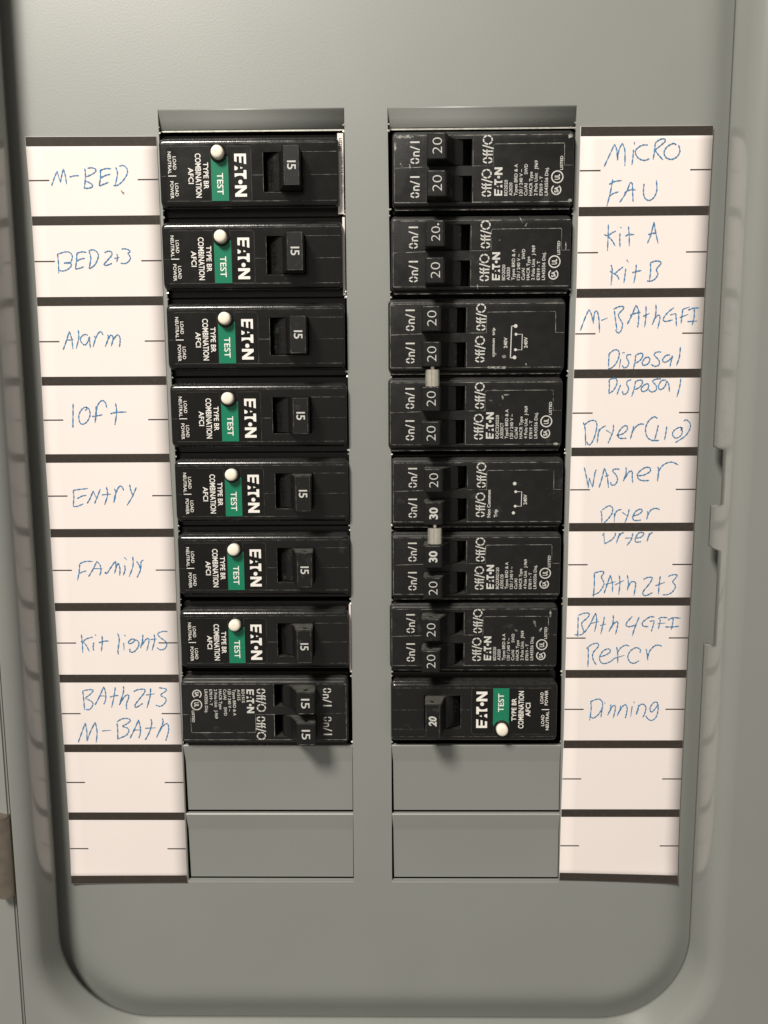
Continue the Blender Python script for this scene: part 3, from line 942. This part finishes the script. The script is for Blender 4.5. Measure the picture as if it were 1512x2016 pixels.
letter(F, "TEST", abox(510, 554, 300, 445), HS + 0.02, 'cw', 0.012)
A_TEST = F.mesh("lettering", M_WHITE)
F = Flat()
letter(F, "TYPE BR", abox(415, 451, 228, 407), HS, 'cw', 0.012)
letter(F, "COMBINATION", abox(359, 400, 168, 464), HS, 'cw', 0.012)
letter(F, "AFCI", abox(308, 345, 263, 371), HS, 'cw', 0.012)
letter(F, "LOAD", abox(202, 226, 187, 275), HS, 'cw', 0.004)
letter(F, "NEUTRAL", abox(167, 191, 155, 303), HS, 'cw', 0.004)
letter(F, "LOAD", abox(212, 236, 366, 454), HS, 'cw', 0.004)
letter(F, "POWER", abox(178, 202, 352, 470), HS, 'cw', 0.004)
F.rect(*abox(166, 222, 314.5, 320), HS)
A_TEXT = F.mesh("lettering", M_WHITE)
F = Flat()
bx = abox(634, 717, 172, 460)
brand(F, bx[0], bx[1], bx[2], bx[3], HS, 'cw')
A_BRAND = F.mesh("brand_logo", M_WHITE)
# test button and collar
bm = bmesh.new()
prof = [(2.0, -1.0), (2.0, 1.9), (1.93, 2.25), (1.7, 2.5), (1.3, 2.66), (0.7, 2.74)]
loft(bm, [([(BX + r * math.cos(2 * math.pi * i / 28), BY_ - 0.1 + r * math.sin(2 * math.pi * i / 28)) for i in range(28)], HF + h) for r, h in prof])
A_BUT = angle_smooth(finish(bm, "test_button", M_BUTTON), 50)
bm = bmesh.new()
prof = [(2.62, -0.5), (2.62, 0.45), (2.5, 0.6), (2.2, 0.6), (2.08, 0.45), (2.08, -0.5)]
loft(bm, [([(BX + r * math.cos(2 * math.pi * i / 28), BY_ - 0.05 + r * math.sin(2 * math.pi * i / 28)) for i in range(28)], HF + h) for r, h in prof], False, False)
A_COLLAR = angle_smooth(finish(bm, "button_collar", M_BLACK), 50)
F = Flat()
hw = HF + 0.03
F.ribbon([(au(112) + 0.6, av(104)), (au(600), av(102)), (au(1352), av(101))], 0.16, hw)
F.ribbon([(au(150), av(488)), (au(465), av(488.5))], 0.12, hw)
F.ribbon([(au(600), av(489)), (au(1000), av(489)), (au(1350), av(489))], 0.19, hw)
F.ribbon([(au(1113), av(162)), (au(1352), av(162))], 0.15, hw)
F.ribbon([(au(1113), av(315)), (au(1354), av(315))], 0.16, hw)
F.ribbon([(au(756), av(315)), (au(834), av(315))], 0.16, hw)
F.ribbon([(au(115), av(318)), (au(152), av(318))], 0.12, hw)
F.ribbon([(au(834), av(165)), (au(834), av(428))], 0.14, hw)
F.ribbon([(au(842), av(432)), (au(1000), av(432))], 0.12, hw)
A_WORN = F.mesh("worn_edge", M_WORN_SOFT)
F = Flat()
fx = [(p[0], p[1]) for p in A_PROF if p[1] >= 7.6]
top = HF + 8.23
F.ribbon([(xa + 7.6, av(170)), (xa + 12.3, av(170))], 0.12, top)
F.ribbon([(xa + 7.6, av(422)), (xa + 12.3, av(422))], 0.12, top)
F.ribbon([(xa + 7.75, av(172)), (xa + 7.75, av(420))], 0.12, top)
F.ribbon([(xa + 12.2, av(172)), (xa + 12.2, av(420))], 0.12, top)
A_HWORN = F.mesh("worn_edge", M_WORN_SOFT)
F = Flat()
letter(F, "OFF", (xa + 1.3, xa + 3.3, av(210), av(385)), 0, 'cw', 0.02)
A_OFF = bpy.data.meshes.new("off_mark")
vv = []
for x, y, z in F.v:
    xm = x * 1000
    hh = -3.2 + (xm - xa - .15) / 1.45 * 1.3 if xm < xa + 1.6 else -1.9 + (xm - xa - 1.6) / 2.0 * 1.1
    vv.append((x, -(HF + hh + 0.08) / 1000, z))
A_OFF.from_pydata(vv, [], F.f)
A_OFF.materials.append(M_BLACK)


def end_label(w, text):
    F = Flat()
    F.rect(0, w, -12.0, 12.2, 0)
    me = F.mesh("end_label", M_PAPER)
    F2 = Flat()
    if text:
        letter(F2, "LISTED", (w * 0.30, w * 0.80, -10.5, -6.6), 0.03, 'cw', 0.02)
        letter(F2, "CU/AL  8-14  60/75C  120V~", (w * 0.55, w * 0.98, -5.2, 6.5), 0.03, 'cw', 0.0)
    return me, (F2.mesh("lettering", M_TICK) if text else None)


def place(name, label, cat, group, rect, W0, H0, flip):
    """a breaker's Empty stands on the plate plane, centred under its face"""
    x0, x1, y0, y1 = rect
    xm, ym = (x0 + x1) / 2, (y0 + y1) / 2
    a = survey(x0, ym, HF)[0]
    b = survey(x1, ym, HF)[0]
    c = survey(xm, y0, HF)[1]
    d = survey(xm, y1, HF)[1]
    o = thing(name, label, cat, W((a + b) / 2, (c + d) / 2, 0), group)
    o.scale = ((b - a) / W0, 1, (d - c) / H0)
    if flip:
        o.rotation_euler = (0, math.pi, 0)
    return o


def afci(label, rect, flip=False, num=None, ends=None):
    o = place("arc_fault_breaker", label, "circuit breaker", "arc-fault breakers with a white test button", rect, AW, AH, flip)
    link("body", A_BODY, o)
    h = link("handle", A_HANDLE, o)
    link("rating_number", num or A_15, h)
    link("worn_edge", A_HWORN, h)
    link("off_mark", A_OFF, h)
    st = link("sticker", A_STICK, o)
    link("sticker_edge", A_SEDGE, st)
    link("lettering", A_TEXT, st)
    g = link("test_stripe", A_GREEN, o)
    link("lettering", A_TEST, g)
    link("brand_logo", A_BRAND, o)
    link("test_button", A_BUT, o)
    link("button_collar", A_COLLAR, o)
    link("worn_edge", A_WORN, o)
    if ends:
        w, x, txt = ends
        me, tx = end_label(w, txt)
        e = link("end_label", me, o)
        e.location = Vector(P(x, 0, -0.4))
        if tx:
            link("lettering", tx, e)
    return o


LEFT = [((316, 664, 281, 396), "M-BED", (1.9, 28.2, True)), ((321.7, 671, 447, 558), "BED 2+3", (0.75, 28.7, False)), ((331, 676, 608, 716), "Alarm", None), ((338, 680, 765.5, 869.5), "loft", None),
        ((347, 683, 915.7, 1017), "ENtry", None), ((353, 685, 1063, 1162), "FAmily", None), ((357, 683, 1212, 1306), "Kit lights", (0.6, 28.9, False))]
EXTRA = {"M-BED": "black arc-fault breaker at the M-BED label, wide white printed strip at its right end",
         "BED 2+3": "black arc-fault breaker at the BED 2+3 label, narrow white strip at its right end",
         "Alarm": "black arc-fault breaker with green TEST stripe at the handwritten Alarm label",
         "loft": "black arc-fault breaker with green TEST stripe at the handwritten loft label",
         "ENtry": "black arc-fault breaker with green TEST stripe at the handwritten Entry label",
         "FAmily": "black arc-fault breaker with green TEST stripe at the handwritten Family label",
         "Kit lights": "black arc-fault breaker with green TEST stripe at the handwritten Kit lights label"}
for rect, key, ends in LEFT:
    afci(EXTRA[key], rect, False, None, ends)
afci("black 20 amp arc-fault breaker with upward TEST lettering at the Dinning label", (772, 1095, 1354, 1450.6), True, A_20)

# ---- tandem breaker: two narrow handles
TW, TH_ = 55.9, 20.3
tu = lambda cx: ((cx - 130) / 1300 - 0.5) * TW
tv = lambda cy: ((cy - 240) / 495 - 0.5) * TH_


def tbox(x0, x1, y0, y1):
    return tu(x0), tu(x1), tv(y0), tv(y1)


TWIN = [(tu(372), tu(700), tv(270), tv(464)), (tu(372), tu(700), tv(536), tv(729))]
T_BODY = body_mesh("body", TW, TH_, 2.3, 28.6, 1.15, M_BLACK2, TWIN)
q = tu(368)
T_PROF = [(q + .5, -6), (q + .35, -.5), (q, 4), (q - .1, 7.2), (q + .25, 7.8), (q + 5.3, 7.8), (q + 5.9, 7.3), (q + 6.5, 5.2), (q + 8.5, 1.4), (q + 9.2, .6), (q + 11.4, -.6), (q + 12.0, -1.6), (q + 12.3, -6)]
T_HAND = [handle_mesh("handle", T_PROF, w[2] + 0.12, w[3] - 0.12, (q + 3.0, 5.4)) for w in TWIN]
T_FC = [(q + 2.9, (w[2] + w[3]) / 2) for w in TWIN]
T_NUM = {}


def tnum(s, i):
    k = (s, i)
    if k not in T_NUM:
        cx, cy = T_FC[i]
        if s == "I5":
            T_NUM[k] = number_mesh("I5", cx, cy, 2.9, 3.4, 'ccw', 7.8, 0.004)
        elif s == "20.":
            F = Flat()
            letter(F, "20", (cx - 1.4, cx + 1.5, cy - 2.0, cy + 2.3), HF + 7.83, 'ccw', -0.016)
            F.disc(cx + 0.9, cy - 2.6, 0.3, HF + 7.83, 8)
            T_NUM[k] = F.mesh("rating_number", M_NUMBER)
        elif s == "30":
            T_NUM[k] = number_mesh("30", cx, cy, 2.7, 3.9, 'ccw', 7.8, 0.03)
        else:
            T_NUM[k] = number_mesh("20", cx, cy, 3.1, 4.7, 'ccw', 7.8, -0.016)
    return T_NUM[k]


HT = HF + 0.04
T_ON, T_OFFM = [], []
for ya, yb, yc, yd, xo in ((280, 448, 243, 450, 775), (533, 697, 490, 693, 769)):
    F = Flat()
    stencil(F, "On/I", tu(250), tu(318), tv(yb), HT, tv(yb) - tv(ya))
    T_ON.append(F.mesh("on_mark", M_PALE))
    F = Flat()
    stencil(F, "Off/O", tu(xo), tu(xo + 73), tv(yd), HT, tv(yd) - tv(yc))
    T_OFFM.append(F.mesh("off_mark", M_PALE))
F = Flat()
bx = tbox(862, 920, 478, 685)
brand(F, bx[0], bx[1], bx[2], bx[3], HT, 'ccw')
T_BRAND = F.mesh("brand_logo", M_PALE)
F = Flat()
F.ribbon([(tu(134), tv(244)), (tu(800), tv(243)), (tu(1425), tv(243))], 0.15, HF + 0.02)
F.ribbon([(tu(134), tv(730)), (tu(370), tv(731))], 0.15, HF + 0.02)
F.ribbon([(tu(702), tv(731)), (tu(1425), tv(731))], 0.15, HF + 0.02)
F.ribbon([(tu(134), tv(478)), (tu(370), tv(470))], 0.15, HF + 0.02)
F.ribbon([(tu(700), tv(466)), (tu(853), tv(466)), (tu(853), tv(318)), (tu(863), tv(308)), (tu(1110), tv(306)), (tu(1362), tv(306)), (tu(1366), tv(316)), (tu(1368), tv(466)), (tu(1428), tv(466))], 0.15, HF + 0.02)
F.ribbon([(tu(706), tv(270)), (tu(706), tv(464))], 0.10, HF + 0.02)
F.ribbon([(tu(706), tv(536)), (tu(706), tv(729))], 0.10, HF + 0.02)
F.ribbon([(tu(136), tv(250)), (tu(136), tv(725))], 0.10, HF + 0.02)
T_WORN = F.mesh("worn_edge", M_WORN)
T_HWORN = []
for w in TWIN:
    F = Flat()
    F.ribbon([(q + 0.3, w[2] + 0.45), (q + 5.2, w[2] + 0.45)], 0.12, HF + 7.83)
    T_HWORN.append(F.mesh("worn_edge", M_WORN))
_low = [0]
# raised lower step of the tandem case
bm = bmesh.new()
box_bm(bm, -TW / 2 + 0.2, TW / 2 - 0.2, TH_ / 2 + 0.9, TH_ / 2 + 2.05, LEDGE - 0.1, HF - 1.3)
bmesh.ops.bevel(bm, geom=bm.edges[:], offset=0.0003, segments=2, affect='EDGES')
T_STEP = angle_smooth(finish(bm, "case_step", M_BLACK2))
F = Flat()
F.ribbon([(-TW / 2 + 0.5, TH_ / 2 + 1.85), (TW / 2 - 0.6, TH_ / 2 + 1.85)], 0.13, HF - 1.27)
T_SWORN = F.mesh("worn_edge", M_WORN)


def spec_mesh(lines):
    F = Flat()
    for s, x0, x1, y0, y1 in lines:
        letter(F, s, tbox(x0 - 1, x1 + 1, y0, y1), HT, 'ccw', 0.010)
    return F.mesh("specification_lettering", M_PALE)


def base_lines(a, b, poles, jn, swd=True, typ="Types BRD & A"):
    n1, n2 = (570, 590) if len(a) < 8 else (500, 560)
    out = [(a, 935, 957, n1, 686), (b, 970, 992, n2, 686), (typ, 1006, 1028, 455, 686), ("120 / 240 V ~", 1044, 1066, 493, 686), ("Cu/Al", 1079, 1101, 597, 686),
           ("HACR Type", 1115, 1137, 512, 686), (poles + " Pole Unit   " + jn, 1152, 1174, 430, 686), ("E7819 - T", 1191, 1212, 545, 686), ("LR43556 Disj.", 1228, 1250, 480, 686)]
    if swd:
        out.append(("SWD", 1079, 1101, 456, 530))
    return out


def cert_mesh():
    F = Flat()
    for (cx, cy, r) in ((1312, 645, 1.42), (1318, 551, 1.75)):
        x, y = tu(cx), tv(cy)
        gap = 35 if r < 1.5 else 0
        pts = [(x + r * math.cos(math.radians(-90 + gap + (360 - 2 * gap) * i / 28)), y + r * math.sin(math.radians(-90 + gap + (360 - 2 * gap) * i / 28))) for i in range(29)]
        F.ribbon(pts, 0.36, HT)
        if r > 1.5:
            letter(F, "UL", (x - 0.85, x + 0.75, y - 0.8, y + 0.85), HT, 'ccw', 0.03)
        else:
            letter(F, "SA", (x - 0.65, x + 0.65, y - 0.95, y + 0.85), HT, 'ccw', 0.03)
    letter(F, "LISTED", tbox(1336, 1357, 398, 500), HT, 'ccw', 0.016)
    return F.mesh("certification_mark", M_PALE)


T_CERT = cert_mesh()


def diagram_mesh(common):
    F = Flat()
    if common:
        d = lambda cx, cy: (((cx - 100) / 1265 - 0.5) * TW, ((cy - 100) / 470 - 0.5) * TH_)
        def bx(x0, x1, y0, y1):
            a, b = d(x0, y0), d(x1, y1)
            return a[0], b[0], a[1], b[1]
        letter(F, "common  trip", bx(843, 864, 278, 488), HT, 'ccw', 0.022)
        letter(F, "240V", bx(930, 955, 348, 426), HT, 'ccw', 0.022)
        letter(F, "240V", bx(1077, 1102, 346, 426), HT, 'ccw', 0.022)
        F.ribbon([d(1015, 266), d(984, 266)], 0.30, HT)
        F.ribbon([d(986, 262), d(980, 500)], 0.30, HT)
        F.ribbon([d(979, 496), d(1010, 496)], 0.30, HT)
        F.ribbon([d(1018, 326), d(1064, 326), d(1062, 440), d(1016, 438)], 0.24, HT)
        for p, r in ((d(1015, 266), .58), (d(1010, 494), .58), (d(1018, 326), .45), (d(1016, 438), .45)):
            F.disc(*p, r, HT + 0.01)
    else:
        d = lambda cx, cy: (((cx - 123) / 1227 - 0.5) * TW, ((cy - 110) / 435 - 0.5) * TH_)
        def bx(x0, x1, y0, y1):
            a, b = d(x0, y0), d(x1, y1)
            return a[0], b[0], a[1], b[1]
        letter(F, "Non Common", bx(810, 834, 310, 510), HT, 'ccw', 0.022)
        letter(F, "Trip", bx(860, 884, 452, 510), HT, 'ccw', 0.022)
        letter(F, "240V", bx(1073, 1098, 344, 418), HT, 'ccw', 0.022)
        F.ribbon([d(1016, 324), d(1060, 324), d(1058, 430), d(1014, 429)], 0.26, HT)
        for p, r in ((d(1008, 265), .58), (d(1002, 478), .52), (d(1016, 324), .45), (d(1014, 429), .45)):
            F.disc(*p, r, HT + 0.01)
    return F.mesh("wiring_diagram", M_PALE)


SP_A = spec_mesh(base_lines("BD2020", "A2020", "2", "J969"))
SP_B = spec_mesh(base_lines("BD2020", "A2020", "2", "J-969"))
SP_C = spec_mesh(base_lines("BQC220220", "A2020CT", "4", "J-969", False, "TypeS BRD & A"))
SP_D = spec_mesh(base_lines("BQ2302120", "A2302120", "4", "J-969", False))
SP_E = spec_mesh(base_lines("BD1515", "A1515", "2", "J-969"))
DG_C, DG_N = diagram_mesh(True), diagram_mesh(False)


def tandem(label, rect, nums, spec=None, diagram=None, flip=False):
    o = place("tandem_breaker", label, "circuit breaker", "tandem breakers with two narrow handles", rect, TW, TH_, flip)
    link("body", T_BODY, o)
    for i in (0, 1):
        h = link("handle", T_HAND[i], o)
        link("rating_number", tnum(nums[i], i), h)
        link("worn_edge", T_HWORN[i], h)
        link("on_mark", T_ON[i], o)
        link("off_mark", T_OFFM[i], o)
    if spec:
        link("brand_logo", T_BRAND, o)
        link("specification_lettering", spec, o)
        link("certification_mark", T_CERT, o)
    if diagram:
        link("wiring_diagram", diagram, o)
    link("worn_edge", T_WORN, o)
    st = link("case_step", T_STEP, o)
    link("worn_edge", T_SWORN, st)
    if flip:
        st.location = (0, 0, (TH_ + 2.95) / 1000)
    return o


M_SCUFF = material("scuffed_plastic", (0.02, 0.0195, 0.018), 0.6, scuff=(0.40, 0.39, 0.35), sscale=900, slo=0.40, shi=0.62)


def scuffs(o, seed, marks):
    """scraped patches where a screwdriver slipped: (x, y, length, width, angle) in mm on the face"""
    rnd = random.Random(seed)
    F = Flat()
    for x, y, l, w, ang in marks:
        ca, sa = math.cos(math.radians(ang)), math.sin(math.radians(ang))
        k = max(3, int(l / 0.5))
        up, dn = [], []
        for i in range(k + 1):
            t = (i / k - 0.5) * l
            e = w / 2 * (1 if 0 < i < k else 0.3)
            for lst, sg in ((up, 1), (dn, -1)):
                q = sg * e * rnd.uniform(0.45, 1.2)
                lst.append((x + t * ca - q * sa, y + t * sa + q * ca))
        F.poly(up + dn[::-1], HF + 0.03)
    link("scuff_mark", F.mesh("scuff_mark", M_SCUFF), o)


t1 = tandem("black tandem breaker with two 20 handles at the MICRO and FAU labels", (775, 1128, 265, 399), ("20", "20"), SP_A)
t2 = tandem("black tandem breaker with two 20 handles at the Kit A and Kit B labels", (772.5, 1122, 433, 565), ("20.", "20"), SP_B)
t3 = tandem("black tandem breaker printed with a common trip diagram at the M-Bath GFI label", (767, 1110, 597, 724.5), ("20", "20"), None, DG_C)
t4 = tandem("black tandem breaker with two 20 handles at the Dryer (110) label", (767, 1105, 752, 876), ("20", "20"), SP_C)
tandem("black tandem breaker printed Non Common Trip with 20 and 30 handles at the Washer label", (773, 1106, 910, 1028), ("20", "30"), None, DG_N)
tandem("black tandem breaker with 30 above 20 handles left of the right-hand Bath 2+3 label", (773, 1102, 1057.6, 1170.7), ("30", "20"), SP_D)
t7 = tandem("black tandem breaker with two 20 handles at the Bath 4 GFI and Refer labels", (770, 1095, 1198.5, 1311), ("20", "20"), SP_A)
tandem("black tandem breaker with two 15 handles at the M-Bath label, lowest in the left column", (359.7, 683, 1346, 1457), ("I5", "I5"), SP_E, None, True)

scuffs(t1, 1, [(-24.5, -9.7, 5.5, 1.0, 0), (-27.4, -7.0, 3.0, 0.8, 90), (27.0, -9.6, 1.3, 1.6, 20), (27.2, 9.7, 1.2, 1.2, 0), (-25.5, -1.2, 2.0, 0.5, 60), (-22.9, -1.0, 1.4, 0.4, 80)])
scuffs(t2, 2, [(12.5, -10.0, 2.2, 0.4, 60), (14.0, -8.6, 1.2, 0.4, 120), (26.6, -2.2, 2.6, 0.5, 90), (-1.0, 10.1, 1.6, 0.4, 80), (5.8, -4.0, 0.5, 0.4, 0)])
scuffs(t3, 3, [(6.6, 10.0, 6.3, 0.9, 0), (8.9, 6.6, 1.4, 1.0, 20), (6.2, 5.8, 0.9, 0.6, 90), (-27.0, -9.8, 1.6, 1.0, 30), (16.0, 9.0, 0.9, 0.4, 60)])
scuffs(t4, 4, [(8.8, -5.2, 1.5, 0.8, 80), (10.0, -6.0, 1.6, 0.7, 0), (5.0, -4.2, 1.0, 0.4, 20), (6.2, -7.6, 1.2, 0.4, 0), (26.3, 9.9, 1.5, 1.0, 0)])
scuffs(t7, 5, [(20.6, -5.0, 2.4, 0.7, 70), (22.6, -2.6, 1.8, 0.9, 120), (14.4, -2.6, 1.2, 0.8, 30), (25.8, -8.4, 2.6, 0.6, 90), (3.5, -9.9, 1.4, 0.8, 0)])

# ---- steel ties that couple neighbouring handles


def tie(label, px0, px1, py0, py1):
    h = HF + 6.0
    x0, y0 = survey(px0, py0, h)
    x1, y1 = survey(px1, py1, h)
    w, l = x1 - x0, y1 - y0
    o = thing("handle_tie", label, "handle tie", W((x0 + x1) / 2, (y0 + y1) / 2, h), "steel ties between breaker handles")
    pts = []
    for t in range(25):           # rolled sleeve, half round with a seam along its crown
        a = math.radians(180 - 180 * t / 24)
        dent = 0.45 if t == 12 else 0.12 if t in (11, 13) else 0
        pts.append((w / 2 * math.cos(a), -0.6 + 2.3 * math.sin(a) - dent))
    pts += [(w / 2 * 0.93, -1.6), (-w / 2 * 0.93, -1.6)]
    bm = bmesh.new()
    loft_a = [bm.verts.new(P(x, -l / 2, z)) for x, z in pts]
    loft_b = [bm.verts.new(P(x, l / 2, z)) for x, z in pts]
    n = len(pts)
    for i in range(n):
        bm.faces.new((loft_a[i], loft_a[(i + 1) % n], loft_b[(i + 1) % n], loft_b[i]))
    bm.faces.new(loft_a)
    bm.faces.new(loft_b)
    link("sleeve", angle_smooth(finish(bm, "sleeve", M_STEEL), 40), o)
    bm = bmesh.new()
    c = [(0.62 * math.cos(t * math.pi / 6) , -0.4 + 0.62 * math.sin(t * math.pi / 6)) for t in range(12)]
    a = [bm.verts.new(P(x, -l / 2 - 2.2, z)) for x, z in c]
    b = [bm.verts.new(P(x, l / 2 + 2.2, z)) for x, z in c]
    for i in range(12):
        bm.faces.new((a[i], a[(i + 1) % 12], b[(i + 1) % 12], b[i]))
    bm.faces.new(a)
    bm.faces.new(b)
    link("pin", angle_smooth(finish(bm, "pin", M_STEEL), 40), o)


tie("short bright steel tie joining two 20 handles beside the Disposal labels", 837.5, 865.5, 728, 762)
tie("short bright steel tie joining two 30 handles beside the Dryer labels", 842, 870.5, 1039, 1070)
